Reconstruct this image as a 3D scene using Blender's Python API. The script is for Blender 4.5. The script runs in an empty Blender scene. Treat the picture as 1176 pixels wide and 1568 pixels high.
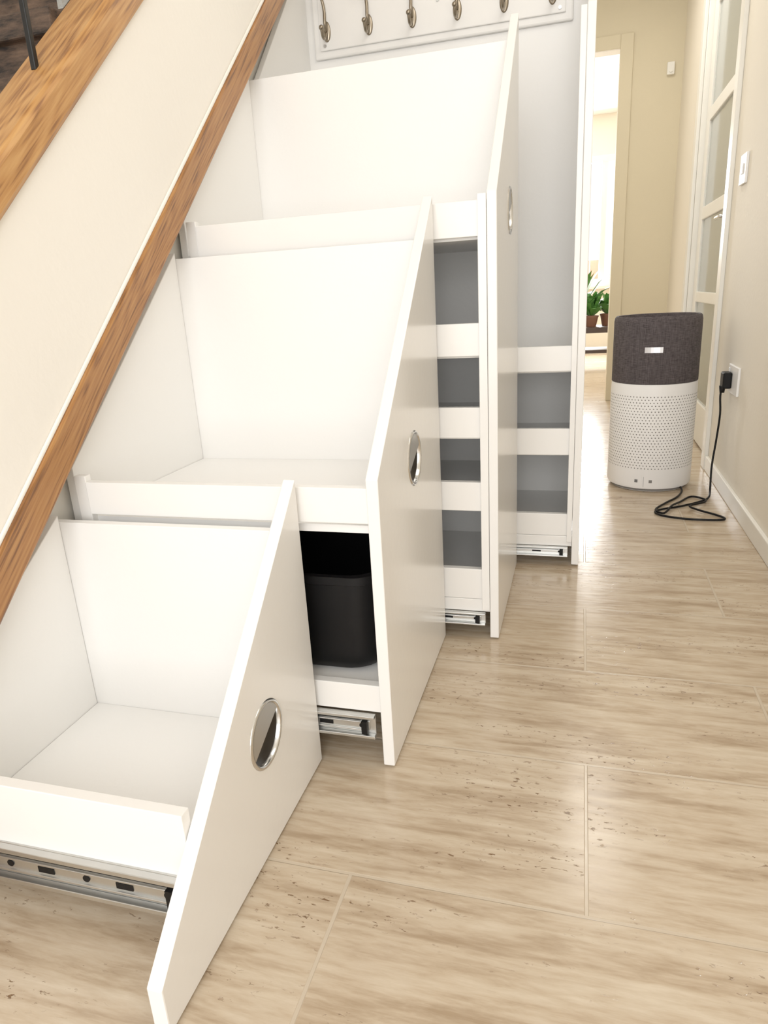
import bpy, bmesh, math, random
from mathutils import Vector, Matrix
random.seed(3)
K=0.8            # working unit -> metres
S=bpy.context.scene
COL=S.collection
S.view_settings.view_transform='Standard'
S.view_settings.gamma=1.16

# ------------------------------------------------------------ materials
def newmat(name):
    m=bpy.data.materials.new(name); m.use_nodes=True
    nt=m.node_tree; b=nt.nodes['Principled BSDF']
    return m,nt,b
def N(nt,t,**kw):
    n=nt.nodes.new(t)
    for k,v in kw.items(): setattr(n,k,v)
    return n
def setin(n,**kw):
    for k,v in kw.items(): n.inputs[k.replace('_',' ')].default_value=v
def simple(name,col,rough=.5,metal=0.,nscale=0,namp=.04,bump=0.,spec=None,bscale=None):
    m,nt,b=newmat(name)
    b.inputs['Base Color'].default_value=(*col,1); b.inputs['Roughness'].default_value=rough; b.inputs['Metallic'].default_value=metal
    if spec is not None: b.inputs['Specular IOR Level'].default_value=spec
    tc=N(nt,'ShaderNodeTexCoord')
    no=N(nt,'ShaderNodeTexNoise'); no.inputs['Scale'].default_value=nscale or 6; no.inputs['Detail'].default_value=2
    nt.links.new(tc.outputs['Object'],no.inputs['Vector'])
    mx=N(nt,'ShaderNodeMix',data_type='RGBA')
    mx.inputs[6].default_value=(*[max(0,c*(1-namp)) for c in col],1)
    mx.inputs[7].default_value=(*[min(1,c*(1+namp)) for c in col],1)
    nt.links.new(no.outputs['Fac'],mx.inputs[0]); nt.links.new(mx.outputs[2],b.inputs['Base Color'])
    if bump:
        n2=N(nt,'ShaderNodeTexNoise'); n2.inputs['Scale'].default_value=bscale or 120; n2.inputs['Detail'].default_value=2
        nt.links.new(tc.outputs['Object'],n2.inputs['Vector'])
        bp=N(nt,'ShaderNodeBump'); bp.inputs['Strength'].default_value=bump; bp.inputs['Distance'].default_value=.002
        nt.links.new(n2.outputs['Fac'],bp.inputs['Height']); nt.links.new(bp.outputs['Normal'],b.inputs['Normal'])
    return m
M_white=simple('white_melamine',(.845,.83,.80),.22,nscale=3,namp=.015,bump=.08,bscale=60)
M_whitein=simple('white_board_satin',(.87,.86,.835),.42,nscale=3,namp=.015,bump=.15,bscale=90)
M_trimw=simple('white_gloss_paint',(.85,.83,.77),.35)
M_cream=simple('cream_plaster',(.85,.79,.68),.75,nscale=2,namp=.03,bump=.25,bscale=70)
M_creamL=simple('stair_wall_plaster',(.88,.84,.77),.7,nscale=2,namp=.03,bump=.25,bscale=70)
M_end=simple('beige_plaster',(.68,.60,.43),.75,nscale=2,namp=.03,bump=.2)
M_ceil=simple('ceiling_paint',(.87,.85,.80),.8)
M_chrome=simple('brushed_nickel',(.66,.66,.65),.2,1.)
M_cover=simple('satin_cover_plate',(.50,.50,.49),.35,.9)
M_darkmetal=simple('handle_recess_metal',(.05,.047,.045),.3,1.)
M_steel=simple('zinc_steel',(.60,.60,.58),.35,1.,nscale=30,namp=.1)
M_hook=simple('satin_hook_metal',(.28,.235,.175),.3,1.)
M_black=simple('black_plastic',(.002,.002,.0025),.5,spec=.2)
M_blackm=simple('black_metal',(.010,.010,.010),.4,.5)
M_pwhite=simple('purifier_white_plastic',(.84,.83,.82),.4)
M_hole=simple('perforation_dark',(.17,.16,.15),.8)
M_logo=simple('silver_badge',(.75,.75,.78),.3,.6)
M_icon=simple('icon_grey',(.12,.12,.12),.5)
M_leaf=simple('leaf_green',(.06,.20,.035),.5,nscale=20,namp=.4)
M_dwood=simple('dark_walnut',(.03,.014,.010),.35,nscale=12,namp=.3)
M_pot=simple('terracotta_pot',(.14,.055,.03),.6)
M_fence=simple('faded_fence_paint',(.62,.28,.20),.7)
M_glass,nt,b=newmat('door_glass')
setin(b,Base_Color=(.35,.38,.36,1),Roughness=.08); b.inputs['Specular IOR Level'].default_value=.8
no=N(nt,'ShaderNodeTexNoise');no.inputs['Scale'].default_value=40
bpn=N(nt,'ShaderNodeBump');bpn.inputs['Strength'].default_value=.1;nt.links.new(no.outputs['Fac'],bpn.inputs['Height']);nt.links.new(bpn.outputs['Normal'],b.inputs['Normal'])
M_clear,nt,b=newmat('clear_glass_panel')
setin(b,Base_Color=(.85,.92,.90,1),Roughness=.03,Alpha=.18)
no=N(nt,'ShaderNodeTexNoise');no.inputs['Scale'].default_value=3
rm=N(nt,'ShaderNodeMapRange');rm.inputs['To Min'].default_value=.02;rm.inputs['To Max'].default_value=.05;nt.links.new(no.outputs['Fac'],rm.inputs['Value']);nt.links.new(rm.outputs['Result'],b.inputs['Roughness'])

# fabric
M_fab,nt,b=newmat('charcoal_fabric')
tc=N(nt,'ShaderNodeTexCoord');mp=N(nt,'ShaderNodeMapping');mp.inputs['Scale'].default_value=(60,60,400)
n1=N(nt,'ShaderNodeTexNoise');n1.inputs['Scale'].default_value=1;n1.inputs['Detail'].default_value=3
mp2=N(nt,'ShaderNodeMapping');mp2.inputs['Scale'].default_value=(500,500,30)
n2=N(nt,'ShaderNodeTexNoise');n2.inputs['Scale'].default_value=1
for m_,n_ in((mp,n1),(mp2,n2)):
    nt.links.new(tc.outputs['Object'],m_.inputs['Vector']);nt.links.new(m_.outputs['Vector'],n_.inputs['Vector'])
ad=N(nt,'ShaderNodeMath',operation='ADD');nt.links.new(n1.outputs['Fac'],ad.inputs[0]);nt.links.new(n2.outputs['Fac'],ad.inputs[1])
cr=N(nt,'ShaderNodeValToRGB');cr.color_ramp.elements[0].position=.35;cr.color_ramp.elements[0].color=(.024,.019,.021,1);cr.color_ramp.elements[1].position=.72;cr.color_ramp.elements[1].color=(.12,.10,.105,1)
ml=N(nt,'ShaderNodeMath',operation='MULTIPLY');ml.inputs[1].default_value=.5
nt.links.new(ad.outputs[0],ml.inputs[0]);nt.links.new(ml.outputs[0],cr.inputs['Fac']);nt.links.new(cr.outputs['Color'],b.inputs['Base Color']);b.inputs['Roughness'].default_value=.95

# oak, grain running up the stair pitch
def oak(name,c1,c2,c3,pitch):
    m,nt,b=newmat(name)
    tc=N(nt,'ShaderNodeTexCoord');r=N(nt,'ShaderNodeMapping');r.inputs['Rotation'].default_value=(-pitch,0,0)
    nt.links.new(tc.outputs['Object'],r.inputs['Vector'])
    mp=N(nt,'ShaderNodeMapping');mp.inputs['Scale'].default_value=(5,1.1,13)
    nt.links.new(r.outputs['Vector'],mp.inputs['Vector'])
    n0=N(nt,'ShaderNodeTexNoise');n0.inputs['Scale'].default_value=1.;n0.inputs['Detail'].default_value=2;n0.inputs['Distortion'].default_value=.5
    nt.links.new(mp.outputs['Vector'],n0.inputs['Vector'])
    mu=N(nt,'ShaderNodeMath',operation='MULTIPLY');mu.inputs[1].default_value=95
    si=N(nt,'ShaderNodeMath',operation='SINE')
    nt.links.new(n0.outputs['Fac'],mu.inputs[0]);nt.links.new(mu.outputs[0],si.inputs[0])
    mpf=N(nt,'ShaderNodeMapping');mpf.inputs['Scale'].default_value=(200,10,260)
    nt.links.new(r.outputs['Vector'],mpf.inputs['Vector'])
    nf=N(nt,'ShaderNodeTexNoise');nf.inputs['Scale'].default_value=1;nf.inputs['Detail'].default_value=3
    nt.links.new(mpf.outputs['Vector'],nf.inputs['Vector'])
    a=N(nt,'ShaderNodeMath',operation='MULTIPLY_ADD');a.inputs[1].default_value=.10;nt.links.new(si.outputs[0],a.inputs[0]);nt.links.new(nf.outputs['Fac'],a.inputs[2])
    cr=N(nt,'ShaderNodeValToRGB');e=cr.color_ramp.elements
    e[0].position=.26;e[0].color=(*c1,1);e[1].position=.74;e[1].color=(*c3,1);k=e.new(.46);k.color=(*c2,1)
    nt.links.new(a.outputs[0],cr.inputs['Fac']);nt.links.new(cr.outputs['Color'],b.inputs['Base Color']);b.inputs['Roughness'].default_value=.4
    bp=N(nt,'ShaderNodeBump');bp.inputs['Strength'].default_value=.15;bp.inputs['Distance'].default_value=.002;nt.links.new(nf.outputs['Fac'],bp.inputs['Height']);nt.links.new(bp.outputs['Normal'],b.inputs['Normal'])
    return m
PITCH=math.atan(.9)
M_oak=oak('oak_varnished',(.15,.056,.013),(.33,.138,.036),(.42,.20,.06),PITCH)
M_oak2=oak('oak_varnished_cap',(.23,.09,.022),(.43,.20,.055),(.54,.285,.095),PITCH)

# floor tiles
M_floor,nt,b=newmat('travertine_tiles')
tc=N(nt,'ShaderNodeTexCoord')
mp=N(nt,'ShaderNodeMapping');mp.inputs['Scale'].default_value=(1/K,1/K,1/K);mp.inputs['Location'].default_value=(.355,-.8643+.3707*20,0)
nt.links.new(tc.outputs['Object'],mp.inputs['Vector'])
br=N(nt,'ShaderNodeTexBrick');br.offset=.5;br.offset_frequency=2;br.squash=1
setin(br,Scale=1.,Mortar_Size=.0038,Mortar_Smooth=.4,Bias=0.,Brick_Width=.782,Row_Height=.3707)
br.inputs['Color1'].default_value=(0,0,0,1);br.inputs['Color2'].default_value=(1,1,1,1);br.inputs['Mortar'].default_value=(.5,.5,.5,1)
nt.links.new(mp.outputs['Vector'],br.inputs['Vector'])
sx=N(nt,'ShaderNodeVectorMath',operation='SCALE');sx.inputs['Scale'].default_value=7.3
nt.links.new(br.outputs['Color'],sx.inputs[0])
av=N(nt,'ShaderNodeVectorMath',operation='ADD')
nt.links.new(mp.outputs['Vector'],av.inputs[0]);nt.links.new(sx.outputs[0],av.inputs[1])
def stretched(scale,detail,dist=0,rough=.5):
    m=N(nt,'ShaderNodeMapping');m.inputs['Scale'].default_value=scale;nt.links.new(av.outputs[0],m.inputs['Vector'])
    n=N(nt,'ShaderNodeTexNoise',noise_dimensions='2D');n.inputs['Scale'].default_value=1;n.inputs['Detail'].default_value=detail;n.inputs['Distortion'].default_value=dist;n.inputs['Roughness'].default_value=rough
    nt.links.new(m.outputs['Vector'],n.inputs['Vector']);return n
v1=stretched((2.8,24,1),5,.3,.60); v2=stretched((12,80,1),4,.2,.65)
r1=N(nt,'ShaderNodeValToRGB');e=r1.color_ramp.elements
e[0].position=.33;e[0].color=(.335,.24,.15,1);e[1].position=.68;e[1].color=(.60,.505,.38,1);k=e.new(.49);k.color=(.485,.38,.265,1)
ma=N(nt,'ShaderNodeMath',operation='MULTIPLY_ADD');ma.inputs[1].default_value=.36;nt.links.new(v2.outputs['Fac'],ma.inputs[0])
mb=N(nt,'ShaderNodeMath',operation='MULTIPLY_ADD');mb.inputs[1].default_value=.64;mb.inputs[2].default_value=0
nt.links.new(v1.outputs['Fac'],mb.inputs[0]);nt.links.new(mb.outputs[0],ma.inputs[2]);nt.links.new(ma.outputs[0],r1.inputs['Fac'])
# pits
p1=stretched((46,130,1),3,.3,.65)
p2=stretched((2.4,9,1),2)
pr=N(nt,'ShaderNodeValToRGB');pr.color_ramp.elements[0].position=.645;pr.color_ramp.elements[0].color=(0,0,0,1);pr.color_ramp.elements[1].position=.70;pr.color_ramp.elements[1].color=(1,1,1,1)
pr2=N(nt,'ShaderNodeValToRGB');pr2.color_ramp.elements[0].position=.50;pr2.color_ramp.elements[0].color=(0,0,0,1);pr2.color_ramp.elements[1].position=.63;pr2.color_ramp.elements[1].color=(1,1,1,1)
nt.links.new(p1.outputs['Fac'],pr.inputs['Fac']);nt.links.new(p2.outputs['Fac'],pr2.inputs['Fac'])
pm=N(nt,'ShaderNodeMath',operation='MULTIPLY');nt.links.new(pr.outputs['Color'],pm.inputs[0]);nt.links.new(pr2.outputs['Color'],pm.inputs[1])
mx1=N(nt,'ShaderNodeMix',data_type='RGBA');nt.links.new(pm.outputs[0],mx1.inputs[0]);nt.links.new(r1.outputs['Color'],mx1.inputs[6]);mx1.inputs[7].default_value=(.17,.095,.045,1)
mx2=N(nt,'ShaderNodeMix',data_type='RGBA');nt.links.new(br.outputs['Fac'],mx2.inputs[0]);nt.links.new(mx1.outputs[2],mx2.inputs[6]);mx2.inputs[7].default_value=(.53,.44,.33,1)
nt.links.new(mx2.outputs[2],b.inputs['Base Color'])
rr=N(nt,'ShaderNodeMapRange');rr.inputs['To Min'].default_value=.10;rr.inputs['To Max'].default_value=.28;nt.links.new(v2.outputs['Fac'],rr.inputs['Value']);nt.links.new(rr.outputs['Result'],b.inputs['Roughness'])
hs=N(nt,'ShaderNodeMath',operation='ADD');nt.links.new(pm.outputs[0],hs.inputs[0]);nt.links.new(br.outputs['Fac'],hs.inputs[1])
bp=N(nt,'ShaderNodeBump',invert=True);bp.inputs['Strength'].default_value=.5;bp.inputs['Distance'].default_value=.0015
nt.links.new(hs.outputs[0],bp.inputs['Height']);nt.links.new(bp.outputs['Normal'],b.inputs['Normal'])

# rustic dark timber (stair treads)
M_rust,nt,b=newmat('rustic_dark_timber')
tc=N(nt,'ShaderNodeTexCoord');mp=N(nt,'ShaderNodeMapping');mp.inputs['Scale'].default_value=(1.2,5,5);nt.links.new(tc.outputs['Object'],mp.inputs['Vector'])
n1=N(nt,'ShaderNodeTexNoise');n1.inputs['Scale'].default_value=9;n1.inputs['Detail'].default_value=8;n1.inputs['Roughness'].default_value=.7;nt.links.new(mp.outputs['Vector'],n1.inputs['Vector'])
cr=N(nt,'ShaderNodeValToRGB');cr.color_ramp.elements[0].position=.38;cr.color_ramp.elements[0].color=(.012,.007,.005,1);cr.color_ramp.elements[1].position=.70;cr.color_ramp.elements[1].color=(.20,.12,.075,1)
nt.links.new(n1.outputs['Fac'],cr.inputs['Fac']);nt.links.new(cr.outputs['Color'],b.inputs['Base Color']);b.inputs['Roughness'].default_value=.6
bp=N(nt,'ShaderNodeBump');bp.inputs['Strength'].default_value=.6;bp.inputs['Distance'].default_value=.01;nt.links.new(n1.outputs['Fac'],bp.inputs['Height']);nt.links.new(bp.outputs['Normal'],b.inputs['Normal'])

# ------------------------------------------------------------ builders (inputs in working units, multiplied by K)
ORG={}
def empty(name,loc):
    e=bpy.data.objects.new(name,None); COL.objects.link(e); e.empty_display_size=.05
    e.location=Vector(loc)*K; ORG[e.name]=Vector(loc)*K
    return e
def finish(bm,name,mat,parent,bevel=0,smooth=False,seg=2):
    bmesh.ops.recalc_face_normals(bm,faces=bm.faces)
    me=bpy.data.meshes.new(name)
    o=Vector((0,0,0))
    if parent: o=ORG[parent.name]
    for v in bm.verts: v.co=v.co*K-o
    bm.to_mesh(me);bm.free()
    if smooth:
        for p in me.polygons:p.use_smooth=True
    ob=bpy.data.objects.new(name,me);COL.objects.link(ob);ob.data.materials.append(mat)
    if parent: ob.parent=parent
    if bevel:
        m=ob.modifiers.new('bevel','BEVEL');m.width=bevel*K;m.segments=seg;m.limit_method='ANGLE';m.angle_limit=.6
    return ob
def addbox(bm,x0,x1,y0,y1,z0,z1):
    vs=[bm.verts.new((x,y,z)) for x in(x0,x1) for y in(y0,y1) for z in(z0,z1)]
    for f in((0,1,3,2),(4,6,7,5),(0,4,5,1),(2,3,7,6),(0,2,6,4),(1,5,7,3)): bm.faces.new([vs[i] for i in f])
def box(name,x0,x1,y0,y1,z0,z1,mat,parent=None,bevel=.002):
    bm=bmesh.new();addbox(bm,x0,x1,y0,y1,z0,z1);return finish(bm,name,mat,parent,bevel)
def boxes(name,L,mat,parent=None,bevel=.002):
    bm=bmesh.new()
    for b_ in L: addbox(bm,*b_)
    return finish(bm,name,mat,parent,bevel)
def prism(name,pts,x0,x1,mat,parent=None,bevel=.002):
    bm=bmesh.new()
    a=[bm.verts.new((x0,y,z)) for y,z in pts];c=[bm.verts.new((x1,y,z)) for y,z in pts]
    bm.faces.new(a);bm.faces.new(c[::-1]);n=len(pts)
    for i in range(n): bm.faces.new((a[i],a[(i+1)%n],c[(i+1)%n],c[i]))
    return finish(bm,name,mat,parent,bevel)
def addcyl(bm,c,r,h,axis,seg=32,r2=None):
    r2=r if r2 is None else r2
    ax={'X':Vector((1,0,0)),'Y':Vector((0,1,0)),'Z':Vector((0,0,1))}[axis]
    q=Vector((0,0,1)).rotation_difference(ax).to_matrix().to_4x4()
    bmesh.ops.create_cone(bm,cap_ends=True,segments=seg,radius1=r,radius2=r2,depth=h,matrix=Matrix.Translation(Vector(c))@q)
def cyl(name,c,r,h,axis,mat,parent=None,seg=32,r2=None,bevel=0,smooth=True):
    bm=bmesh.new();addcyl(bm,c,r,h,axis,seg,r2);o=finish(bm,name,mat,parent,bevel)
    if smooth:
        for p in o.data.polygons:p.use_smooth=len(p.vertices)==4
    return o
def lathe(name,c,prof,mat,parent=None,seg=96,sx=1,sy=1,cap=True):
    bm=bmesh.new();rings=[]
    for r,z in prof:
        rings.append([bm.verts.new((c[0]+sx*r*math.cos(2*math.pi*i/seg),c[1]+sy*r*math.sin(2*math.pi*i/seg),c[2]+z)) for i in range(seg)])
    for a,b_ in zip(rings,rings[1:]):
        for i in range(seg): bm.faces.new((a[i],a[(i+1)%seg],b_[(i+1)%seg],b_[i]))
    if cap: bm.faces.new(rings[0]);bm.faces.new(rings[-1])
    o=finish(bm,name,mat,parent)
    for p in o.data.polygons:p.use_smooth=len(p.vertices)==4
    m=o.modifiers.new('es','EDGE_SPLIT');m.split_angle=.7
    return o
def catmull(P,n=8):
    P=[Vector(p) for p in P];Q=[P[0]]+P+[P[-1]];out=[]
    for i in range(1,len(Q)-2):
        a,b_,c,d=Q[i-1:i+3]
        for k in range(n):
            t=k/n
            out.append(.5*((2*b_)+(c-a)*t+(2*a-5*b_+4*c-d)*t*t+(3*b_-a-3*c+d)*t**3))
    out.append(P[-1]);return out
def addtube(bm,P,rad,seg=10,n=8):
    pts=catmull(P,n);L=len(pts);rings=[]
    t0=(pts[1]-pts[0]).normalized();nrm=t0.orthogonal().normalized()
    for i,p in enumerate(pts):
        t=(pts[min(i+1,L-1)]-pts[max(i-1,0)]).normalized()
        nrm=(nrm-t*nrm.dot(t)).normalized();bi=t.cross(nrm)
        r=rad(i/(L-1)) if callable(rad) else rad
        rings.append([bm.verts.new(p+r*(math.cos(2*math.pi*j/seg)*nrm+math.sin(2*math.pi*j/seg)*bi)) for j in range(seg)])
    for a,b_ in zip(rings,rings[1:]):
        for j in range(seg): bm.faces.new((a[j],a[(j+1)%seg],b_[(j+1)%seg],b_[j]))
    bm.faces.new(rings[0]);bm.faces.new(rings[-1])
def tube(name,P,rad,mat,parent=None,seg=10,n=8):
    bm=bmesh.new();addtube(bm,P,rad,seg,n);return finish(bm,name,mat,parent,smooth=True)

# ------------------------------------------------------------ key dims
Y0,Y1,Y2,Y3,Y4=.5428,1.1399,1.7291,2.3050,2.88
m_,c0=.9109,-.4086
top=lambda y:c0+m_*y
XF=[-.5089,-.3491,-.1986,.0138]
XB=-1.058      # back panels
TH=.024
XS=-1.0        # stair side plane

# ------------------------------------------------------------ room shell
box('floor',-2.3,3.2,-2.6,10.6,-.1,0,M_floor,bevel=0)
XW=.645
DY0,DY1,DZ=3.78,4.93,2.55
boxes('wall_right',[(XW,XW+.12,-1.2,DY0,0,3.0),(XW,XW+.12,DY1,6.1,0,3.0),(XW,XW+.12,DY0,DY1,DZ,3.0)],M_cream,bevel=0)
boxes('baseboard_right',[(XW-.016,XW,-1.2,DY0-.08,0,.075),(XW-.016,XW,DY1+.08,5.99,0,.075)],M_trimw,bevel=.004)
# end wall with doorway
EY=6.0
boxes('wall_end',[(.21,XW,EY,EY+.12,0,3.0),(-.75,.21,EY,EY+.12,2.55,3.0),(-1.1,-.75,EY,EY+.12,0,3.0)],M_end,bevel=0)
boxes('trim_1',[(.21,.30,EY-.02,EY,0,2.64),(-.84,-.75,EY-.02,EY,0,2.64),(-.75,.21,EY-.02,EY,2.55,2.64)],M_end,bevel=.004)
box('wall_left',-1.1,-1.0,2.93,EY,0,3.0,M_creamL,bevel=0)
# far room
boxes('wall_far',[(-2.3,-.9,10.3,10.42,0,3.0),(.55,3.2,10.3,10.42,0,3.0),(-.9,.55,10.3,10.42,2.52,3.0),(-.9,.55,10.3,10.42,0,.9)],M_cream,bevel=0)
box('wall_far_right',3.1,3.2,EY+.12,10.3,0,3.0,M_cream,bevel=0)
box('wall_far_left',-2.3,-2.2,EY,10.3,0,3.0,M_cream,bevel=0)
boxes('wall_divider',[(XW+.12,3.1,EY,EY+.12,0,3.0),(-2.2,-1.1,EY,EY+.12,0,3.0)],M_cream,bevel=0)
w=empty('window_1',(-.17,10.3,.9))
boxes('window_frame',[(-.9,-.84,10.27,10.36,.9,2.52),(.46,.55,10.27,10.36,.9,2.52),(-.84,.46,10.27,10.36,2.44,2.52),(-.84,.46,10.27,10.36,.9,.99),(.20,.27,10.27,10.36,.99,2.44)],M_trimw,w)
box('window_sill',-.95,.60,10.17,10.3,.86,.9,M_trimw,w)
fe=empty('garden_fence',(-.2,11.6,0))
boxes('fence_boards',[(-1.5+.16*i,-1.5+.16*i+.14,11.6,11.63,0,1.27) for i in range(11)],M_fence,fe)
boxes('ground_outside',[(-3,4,10.6,14,-.1,-.01)],M_cream,bevel=0)
box('ceiling',-2.3,3.2,-1.2,10.42,3.0,3.1,M_ceil,bevel=0)
box('wall_left_stairwell',-2.3,-2.2,-1.2,EY,0,3.0,M_creamL,bevel=0)

# ------------------------------------------------------------ stair side: plaster string, oak trims, steps
ya,yb=.30,3.05
li=lambda c,y:c+.9*y
prism('wall_stair_side',[(ya,li(-.262,ya)),(yb,li(-.262,yb)),(yb,min(li(.15,yb),2.99)),(ya,li(.15,ya))],XS-.09,XS,M_creamL,bevel=0)
prism('trim_2',[(.42,li(-.36,.42)),(yb,li(-.36,yb)),(yb,li(-.262,yb)),(.42,li(-.262,.42))],XS-.035,XS+.012,M_oak,bevel=.006)
prism('trim_3',[(.42,li(-.262,.42)),(yb,li(-.262,yb)),(yb,li(-.250,yb)),(.42,li(-.250,.42))],XS+.001,XS+.008,M_creamL,bevel=.003)
prism('trim_4',[(ya,li(.145,ya)),(yb,li(.145,yb)),(yb,li(.235,yb)),(ya,li(.235,ya))],XS-.11,XS+.014,M_oak2,bevel=.012)
# white backing added so the dark gaps behind the drawers read light
prism('understair_gap_backing',[(.45,0),(yb,0),(yb,li(-.31,yb)),(.45,li(-.31,.45))],XB-.06,XB-.012,M_trimw,bevel=0)
st=empty('staircase',(-1.65,.5,0))
y=.42;going=.2667;rise=.24
z=li(.0,.42)
P_=[(.42,li(-.30,.42))]
while y<2.9:
    z2=z+rise
    P_+= [(y,z2-.05),(y-.025,z2-.05),(y-.025,z2),(y+going,z2)]
    y+=going;z=z2
P_+=[(y,li(-.30,y))]
prism('treads_and_risers',P_,-2.19,XS-.115,M_rust,st,bevel=.005)
bal=empty('stair_balustrade',(XS-.05,1.25,li(.235,1.25)))
for i,y in enumerate((.68,1.31,1.92,2.5)):
    box('post_%d'%(i+1),XS-.060,XS-.048,y-.006,y+.006,li(.23,y),min(li(1.2,y),2.98),M_blackm,bal,.002)
for i,(a,b_) in enumerate(((.74,1.19),(1.42,1.86))):
    prism('glass_%d'%(i+1),[(a,li(.27,a)),(b_,li(.27,b_)),(b_,li(1.05,b_)),(a,li(1.05,a))],XS-.060,XS-.048,M_clear,bal,0)
prism('handrail',[(.35,li(1.15,.35)),(1.98,li(1.15,1.98)),(1.98,li(1.22,1.98)),(.35,li(1.22,.35))],XS-.09,XS-.02,M_oak,bal,.012)

# ------------------------------------------------------------ drawers
def handle(parent,x,y,z,r=.06):
    bm=bmesh.new();seg=48
    prof=[(r-.006,-.014),(r-.006,.001),(r-.004,.003),(r,.0025),(r+.002,0),(r+.002,-.002)]
    rings=[[bm.verts.new((x+dx,y+rr*math.cos(2*math.pi*i/seg),z+rr*math.sin(2*math.pi*i/seg))) for i in range(seg)] for rr,dx in prof]
    for a,b_ in zip(rings,rings[1:]):
        for i in range(seg): bm.faces.new((a[i],a[(i+1)%seg],b_[(i+1)%seg],b_[i]))
    finish(bm,'handle_ring',M_chrome,parent,smooth=True)
    bm=bmesh.new();rings=[]
    for rr,dx in((r-.006,-.006),(r-.015,-.013),(.02,-.016),(.001,-.016)):
        rings.append([bm.verts.new((x+dx,y+rr*math.cos(2*math.pi*i/seg),z+rr*math.sin(2*math.pi*i/seg))) for i in range(seg)])
    for a,b_ in zip(rings,rings[1:]):
        for i in range(seg): bm.faces.new((a[i],a[(i+1)%seg],b_[(i+1)%seg],b_[i]))
    finish(bm,'handle_dish',M_darkmetal,parent,smooth=True)
    bm=bmesh.new();a0=math.radians(25)
    R=r-.0058;pts=[(y+R*math.cos(a0+math.pi*i/24),z+R*math.sin(a0+math.pi*i/24)) for i in range(25)]
    A=[bm.verts.new((x+.0005,*p)) for p in pts];B=[bm.verts.new((x-.003,*p)) for p in pts]
    bm.faces.new(A);bm.faces.new(B[::-1]);n=25
    for i in range(n): bm.faces.new((A[i],A[(i+1)%n],B[(i+1)%n],B[i]))
    finish(bm,'handle_cover',M_cover,parent)
def front(parent,x,ya,yb,za,zb,hy,hz,r=.06,zb0=.006):
    o=prism('front_panel',[(ya,zb0),(yb,zb0),(yb,zb),(ya,za)],x-TH,x,M_white,parent,0)
    if hy:
        bm=bmesh.new();addcyl(bm,(x,hy,hz),r-.002,.034,'X',48)
        c=finish(bm,'cut',M_white,parent)
        md=o.modifiers.new('b','BOOLEAN');md.object=c;md.operation='DIFFERENCE';md.solver='EXACT'
        bpy.context.view_layer.update()
        me=bpy.data.meshes.new_from_object(o.evaluated_get(bpy.context.evaluated_depsgraph_get()))
        o.modifiers.clear();o.data=me
        bpy.data.objects.remove(c)
        handle(parent,x,hy,hz,r)
    m=o.modifiers.new('bevel','BEVEL');m.width=.002*K;m.segments=2;m.limit_method='ANGLE';m.angle_limit=.6
    return o
def slide(parent,x0,x1,y,z0,z1):
    h=z1-z0
    boxes('slide_channel',[(x0,x1,y-.004,y,z0,z1),(x0,x1,y-.016,y-.004,z1-h*.13,z1),(x0,x1,y-.016,y-.004,z0,z0+h*.13),
        (x0,x1-.03,y-.012,y-.004,z0+h*.30,z0+h*.36),(x0,x1-.03,y-.012,y-.004,z0+h*.64,z0+h*.70),(x0,x1-.012,y-.008,y-.004,z0+h*.3,z0+h*.7)],M_steel,parent,.001)
    bm=bmesh.new();L=x1-x0
    k=max(2,int(L/.07))
    for i in range(k):
        cx=x1-.03-i*L/k
        if i%2: addbox(bm,cx-.018,cx+.012,y-.0095,y-.0075,z0+h*.42,z0+h*.58)
        else: addcyl(bm,(cx,y-.0085,z0+h*.5),h*.09,.002,'Y',14)
    addbox(bm,x1-.028,x1-.016,y-.017,y-.008,z0+h*.2,z0+h*.75)
    finish(bm,'slide_slots',M_black,parent)
def unit(x,ya,yb,near_body,znr,zfr,rails,floors,slz,hy,hz,znb=None):
    u=empty('pull_out_drawer',(x,(ya+yb)/2,0))
    front(u,x,ya+.004,yb-.004,top(ya),top(yb),hy,hz)
    xi=x-TH-.001
    yn=near_body;yf=yb-.012
    P=zfr
    box('side_far',XB,xi,yf-.02,yf,.05,P,M_whitein,u,.0015)
    prism('back_panel',[(yn+.023,.05),(yf-.021,.05),(yf-.021,P+.015),(yn+.023,(znb or znr+.025))],XB,XB+.02,M_whitein,u,.0015)
    bm=bmesh.new()
    for z0,z1 in rails: addbox(bm,XB+.065,xi,yn,yn+.02,z0,z1)
    finish(bm,'side_rails',M_white,u,.0015)
    boxes('side_stile',[(XB+.035,XB+.064,yn+.004,yn+.022,.05,znr+.012)],M_white,u,.0015)
    bm=bmesh.new()
    for z in floors: addbox(bm,XB+.021,xi,yn+.0205,yf-.0205,z-.016,z)
    finish(bm,'shelves',M_whitein,u,.001)
    slide(u,XB,xi-.012,yn,slz[0],slz[1])
    return u
u1=unit(XF[0],Y0,Y1,.68,.25,.535,[(.05,.25)],[.10],(.068,.138),.91,.23)
u2=unit(XF[1],Y1,Y2,Y1+.012,.61,1.07,[(.54,.61),(.128,.19)],[.53,.18],(.072,.125),1.435,.60)
u3=unit(XF[2],Y2,Y3,Y2+.012,1.15,1.62,[(1.07,1.15),(.79,.87),(.58,.66),(.38,.46),(.12,.21),(.082,.119)],[1.08,.80,.59,.39,.13],(.045,.081),2.045,1.15)
u4=unit(XF[3],Y3,Y4,Y3+.012,.76,2.14,[(.68,.76),(.40,.49),(.11,.19),(.072,.109)],[.69,.41,.12],(.036,.071),None,None,znb=1.63)
box('front_stile',XF[2]-TH-.022,XF[2]-TH-.001,Y2+.004,Y2+.0115,.09,top(Y2)-.004,M_white,u3,.001)
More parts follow.
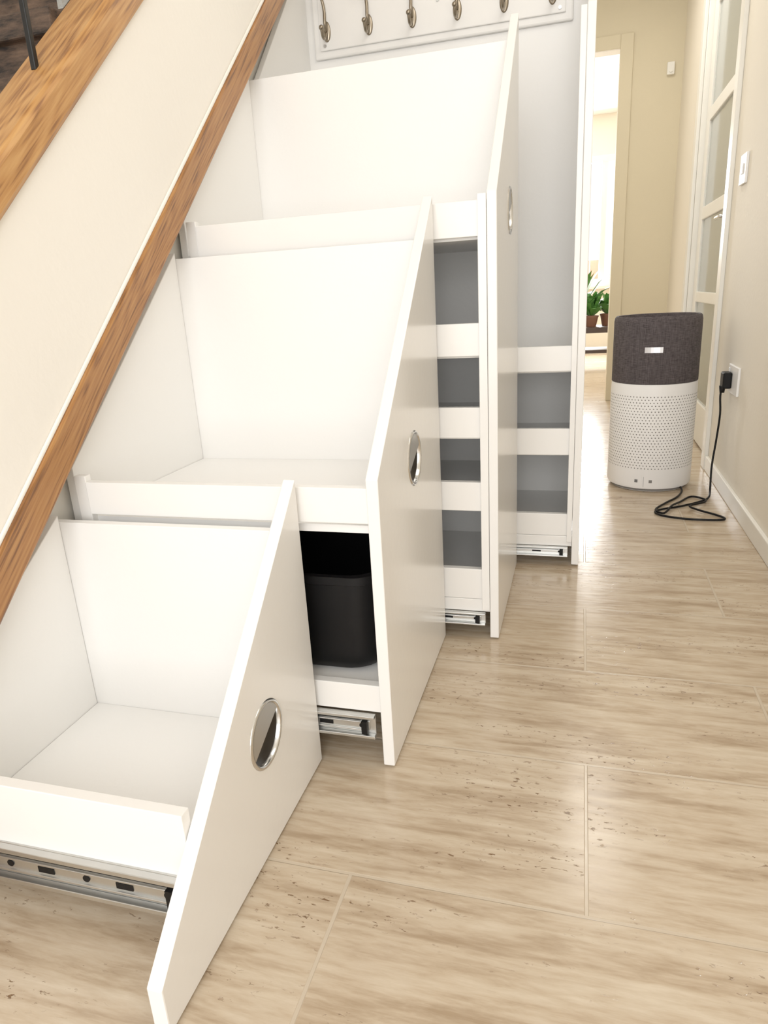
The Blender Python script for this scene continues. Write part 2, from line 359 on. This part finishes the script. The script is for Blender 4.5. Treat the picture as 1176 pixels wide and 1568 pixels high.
box('front_stile',XF[3]-TH-.018,XF[3]-TH-.001,Y3+.004,Y3+.0115,.09,top(Y3)-.004,M_white,u4,.001)

# black storage tub inside second drawer
tub=empty('black_storage_tub',(-.60,1.41,.18))
bm=bmesh.new()
def rr_ring(cx,cy,hx,hy,r,z,seg=8):
    out=[]
    for qx,qy,a0 in((1,1,0),(-1,1,90),(-1,-1,180),(1,-1,270)):
        for i in range(seg+1):
            a=math.radians(a0+90*i/seg);out.append(bm.verts.new((cx+qx*(hx-r)+r*math.cos(a),cy+qy*(hy-r)+r*math.sin(a),z)))
    return out
prof=[(.165,.175,.1805),(.183,.192,.184),(.196,.205,.194),(.203,.212,.21),(.206,.215,.235),(.210,.219,.39),(.214,.224,.393),(.214,.224,.410),(.203,.21,.410),(.198,.20,.22)]
rg=[rr_ring(-.592,1.412,a,b_,.06,z) for a,b_,z in prof]
for a,b_ in zip(rg,rg[1:]):
    n=len(a)
    for i in range(n): bm.faces.new((a[i],a[(i+1)%n],b_[(i+1)%n],b_[i]))
bm.faces.new(rg[0]);bm.faces.new(rg[-1])
tb=finish(bm,'tub_body',M_black,tub,smooth=True)
es=tb.modifiers.new('es','EDGE_SPLIT');es.split_angle=.7

# ------------------------------------------------------------ coat hook rack
hk=empty('coat_hook_rack',(-.54,Y4-.03,1.84))
yw=Y4-.0325
box('board',-1.01,-.06,yw-.014,yw,1.815,2.12,M_white,hk,.006)
box('board_field',-.985,-.085,yw-.021,yw-.0141,1.84,2.10,M_white,hk,.005)
yh=yw-.0215
for i,x in enumerate((-.955,-.79,-.625,-.46,-.295,-.13)):
    bm=bmesh.new()
    bmesh.ops.create_uvsphere(bm,u_segments=20,v_segments=12,radius=1,matrix=Matrix.Translation((x,yh,1.900))@Matrix.Diagonal((.016,.006,.034,1)))
    addtube(bm,[(x,yh-.003,1.90),(x,yh-.016,1.925),(x,yh-.014,1.96),(x-.004,yh-.020,1.995),(x-.012,yh-.045,2.02),(x-.016,yh-.068,2.032)],lambda t:.0064-.0015*t,8,6)
    addtube(bm,[(x,yh-.004,1.895),(x,yh-.026,1.872),(x,yh-.046,1.872),(x,yh-.058,1.893)],.0058,8,6)
    for c in((x-.016,yh-.070,2.034),(x,yh-.059,1.897)):
        bmesh.ops.create_uvsphere(bm,u_segments=14,v_segments=10,radius=.009,matrix=Matrix.Translation(c))
    finish(bm,'hook_%d'%(i+1),M_hook,hk,smooth=True)
for i,(x,z) in enumerate(((-.995+.03,1.855),(-.53,1.94),(-.105,1.855))):
    cyl('screw_%d'%(i+1),(x,yh-.001,z),.006,.003,'Y',M_steel,hk,16)

# ------------------------------------------------------------ air purifier
px,py=.335,3.44
pu=empty('air_purifier',(px,py,0))
lathe('body',(px,py,0),[(.165,0.0),(.172,.004),(.174,.014),(.186,.018),(.190,.03),(.190,.46),(.188,.500)],M_pwhite,pu)
lathe('base_ring',(px,py,0),[(.1745,.006),(.1765,.008),(.1765,.014),(.1745,.016)],M_hole,pu,cap=False)
lathe('fabric_top',(px,py,0),[(.1875,.501),(.189,.503),(.189,.770),(.186,.786),(.180,.793),(.172,.792),(.165,.775),(.165,.76)],M_fab,pu)
bm=bmesh.new()
rows=26;R=.1903;dphi=.0150/R
for r_ in range(rows):
    z=.115+r_*(.445-.115)/(rows-1)
    for k in range(-17,18):
        a=math.radians(-96)+(k+.5*(r_%2))*dphi
        cx,cy=px+R*math.cos(a),py+R*math.sin(a)
        t=Vector((-math.sin(a),math.cos(a),0));up=Vector((0,0,1));c=Vector((cx,cy,z));q=.0030
        bm.faces.new([bm.verts.new(c+q*(math.cos(j*math.pi/3)*t+math.sin(j*math.pi/3)*up)) for j in range(6)])
finish(bm,'perforations',M_hole,pu)
def onbody(a_deg,z,w,h,name,mat,R=.191,d=.002):
    a=math.radians(a_deg);bm=bmesh.new();seg=6;A=[]
    for i in range(seg+1):
        t=a+(i/seg-.5)*w/R
        A.append([bm.verts.new((px+(R+e)*math.cos(t),py+(R+e)*math.sin(t),z+s*h/2)) for e,s in((0,-1),(0,1),(d,1),(d,-1))])
    for p,q in zip(A,A[1:]):
        for j in range(4): bm.faces.new((p[j],p[(j+1)%4],q[(j+1)%4],q[j]))
    bm.faces.new(A[0]);bm.faces.new(A[-1][::-1])
    return finish(bm,name,mat,pu)
ANG=-98
onbody(ANG,.652,.075,.024,'badge',M_logo,.189)
onbody(ANG-3,.052,.001,.05,'button_split_1',M_hole,.190,.001)
onbody(ANG-13,.055,.014,.014,'power_icon',M_icon,.190,.001)
onbody(ANG+6,.055,.014,.014,'mode_icon',M_hole,.190,.001)
tube('power_cable',[(.605,3.30,.49),(.600,3.30,.44),(.606,3.30,.36),(.603,3.31,.25),(.592,3.30,.12),(.585,3.25,.03),(.57,3.18,.008),(.53,3.12,.006),(.44,3.04,.006),(.36,2.99,.006),(.325,2.95,.006),(.35,2.90,.006),(.44,2.865,.006),(.55,2.862,.006),(.585,2.885,.006),(.56,2.93,.006),(.50,2.97,.012),(.47,3.02,.014),(.53,3.08,.012),(.55,3.14,.008),(.50,3.19,.006),(.44,3.10,.006),(.40,3.02,.014),(.36,2.935,.006),(.33,2.98,.006),(.38,3.08,.006),(.44,3.18,.006),(.47,3.27,.012),(.46,3.34,.02)],.0045,M_black,pu,8,6)

so=empty('wall_socket',(XW-.006,3.27,.53))
box('plate',XW-.010,XW,3.16,3.36,.455,.575,M_pwhite,so,.003)
box('rocker',XW-.014,XW-.0101,3.325,3.345,.535,.56,M_pwhite,so,.001)
box('plug',XW-.046,XW-.0105,3.265,3.335,.475,.545,M_black,so,.006)
cyl('plug_collar',(XW-.040,3.30,.47),.010,.03,'Z',M_black,so,16,r2=.014)
sw=empty('light_switch',(XW-.006,3.47,1.37))
box('plate',XW-.010,XW,3.41,3.53,1.31,1.43,M_pwhite,sw,.003)
box('rocker',XW-.015,XW-.0101,3.455,3.485,1.35,1.39,M_pwhite,sw,.0015)
th=empty('wall_thermostat',(.56,EY-.01,2.38))
box('housing',.535,.585,EY-.03,EY,2.34,2.42,M_trimw,th,.004)
cyl('dial',(.56,EY-.034,2.365),.013,.008,'Y',M_trimw,th,20)

# ------------------------------------------------------------ glazed door in right wall
d=empty('door_1',(XW+.04,(DY0+DY1)/2,0))
xa,xb=XW+.030,XW+.065
sy0,sy1=DY0+.03,DY1-.03
L=[(xa,xb,sy0,sy0+.12,.01,DZ-.03),(xa,xb,sy1-.12,sy1,.01,DZ-.03)]
zb=[.01,.24,.80,.86,1.27,1.34,1.80,1.87,2.38,DZ-.03]
for i in range(0,len(zb),2): L.append((xa,xb,sy0+.12,sy1-.12,zb[i],zb[i+1]))
boxes('door_leaf',L,M_trimw,d,.004)
box('glass',xa+.012,xb-.012,sy0+.11,sy1-.11,.1,DZ-.1,M_glass,d,0)
tube('door_handle',[(xa,sy0+.06,1.22),(xa-.04,sy0+.06,1.22),(xa-.05,sy0+.08,1.22),(xa-.05,sy0+.17,1.22)],.009,M_chrome,d,10,5)
boxes('trim_5',[(XW-.02,XW+.0,DY0-.075,DY0+.012,0,DZ+.08),(XW-.02,XW,DY1-.012,DY1+.075,0,DZ+.08),(XW-.02,XW,DY0+.012,DY1-.012,DZ-.012,DZ+.08),
  (XW+.0005,XW+.12,DY0,DY0+.025,0,DZ),(XW+.0005,XW+.12,DY1-.025,DY1,0,DZ),(XW+.0005,XW+.12,DY0+.025,DY1-.025,DZ-.025,DZ)],M_trimw,bevel=.004)

# ------------------------------------------------------------ far room furniture
be=empty('low_wooden_bench',(-.1,8.2,0))
boxes('bench',[(-.75,.42,8.0,8.5,.42,.48),(-.72,.39,8.03,8.47,.20,.235),(-.75,-.69,8.0,8.06,0,.42),(.36,.42,8.0,8.06,0,.42),(-.75,-.69,8.44,8.5,0,.42),(.36,.42,8.44,8.5,0,.42)],M_dwood,be,.004)
def plant(x,y,z,s,nleaf,tall):
    p=empty('potted_plant',(x,y,z))
    lathe('pot',(x,y,z),[(.055*s,0),(.075*s,.10*s),(.08*s,.10*s),(.08*s,.12*s),(.07*s,.12*s),(.065*s,.10*s)],M_pot,p,24)
    bm=bmesh.new()
    for i in range(nleaf):
        a=random.uniform(0,6.28);e=random.uniform(.5,1.4);Ls=random.uniform(.12,.28)*s*tall
        dirv=Vector((math.cos(a)*math.cos(e),math.sin(a)*math.cos(e),math.sin(e)));side=dirv.cross(Vector((0,0,1))).normalized()
        b0=Vector((x,y,z+.10*s));w=.03*s*random.uniform(.7,1.3)
        tip=b0+dirv*Ls
        c=[b0+dirv*Ls*.45,b0+dirv*Ls*.75+Vector((0,0,.01)),tip+Vector((0,0,-.03*s))]
        v=[bm.verts.new(b0-side*.003),bm.verts.new(b0+side*.003),bm.verts.new(c[0]+side*w*.8),bm.verts.new(c[0]-side*w*.8),bm.verts.new(c[1]+side*w),bm.verts.new(c[1]-side*w),bm.verts.new(c[2])]
        bm.faces.new((v[0],v[1],v[2],v[3]));bm.faces.new((v[3],v[2],v[4],v[5]));bm.faces.new((v[5],v[4],v[6]))
    finish(bm,'leaves',M_leaf,p)
plant(.10,8.2,.48,1.0,60,1.2)
plant(.28,8.3,.48,1.1,80,1.0)
plant(-.08,8.25,.48,1.2,40,1.9)

# ------------------------------------------------------------ lights
def area(name,loc,tgt,sx,sy,power,col=(1,1,1)):
    l=bpy.data.lights.new(name,'AREA');l.shape='RECTANGLE';l.size=sx*K;l.size_y=sy*K;l.energy=power;l.color=col
    o=bpy.data.objects.new(name,l);COL.objects.link(o);o.location=Vector(loc)*K
    o.rotation_euler=(Vector(tgt)-Vector(loc)).to_track_quat('-Z','Y').to_euler();return o
area('entrance_daylight',(.05,-1.9,1.5),(-.15,1.6,1.0),1.9,2.4,46,(1,.99,.975))
area('hall_overhead_fill',(.1,1.75,2.95),(-.25,2.5,0),.8,2.0,12,(1,.97,.92))  # added overhead fill, no fitting modelled; lifts the last unit's far panel
area('hall_end_fill',(.1,4.4,2.95),(.1,4.4,0),.5,1.4,12,(1,.95,.85))  # added warm fill, unseen source, to brighten the far part of the hall
area('far_window_daylight',(-.33,10.6,1.9),(-.33,8,1.4),1.05,1.2,210,(1,1,1))
wd=bpy.data.worlds.new('World');S.world=wd;wd.use_nodes=True
bg=wd.node_tree.nodes['Background'];bg.inputs[0].default_value=(1,.99,.975,1);bg.inputs[1].default_value=1.05

# ------------------------------------------------------------ camera
f,p,y,r=1466.3,.3095,-.2892,-.0586
F=Vector((math.sin(y)*math.cos(p),math.cos(y)*math.cos(p),-math.sin(p)))
R0=Vector((math.cos(y),-math.sin(y),0));U0=R0.cross(F)
R=R0*math.cos(r)+U0*math.sin(r);U=-R0*math.sin(r)+U0*math.cos(r)
cd=bpy.data.cameras.new('camera');cam=bpy.data.objects.new('camera',cd);COL.objects.link(cam)
cd.sensor_fit='HORIZONTAL';cd.sensor_width=36;cd.lens=f/1659*36;cd.clip_start=.02
mw=Matrix.Identity(4)
for i in range(3): mw[i][0]=R[i];mw[i][1]=U[i];mw[i][2]=-F[i];mw[i][3]=(0,0,.95*K)[i]
cam.matrix_world=mw
S.camera=cam
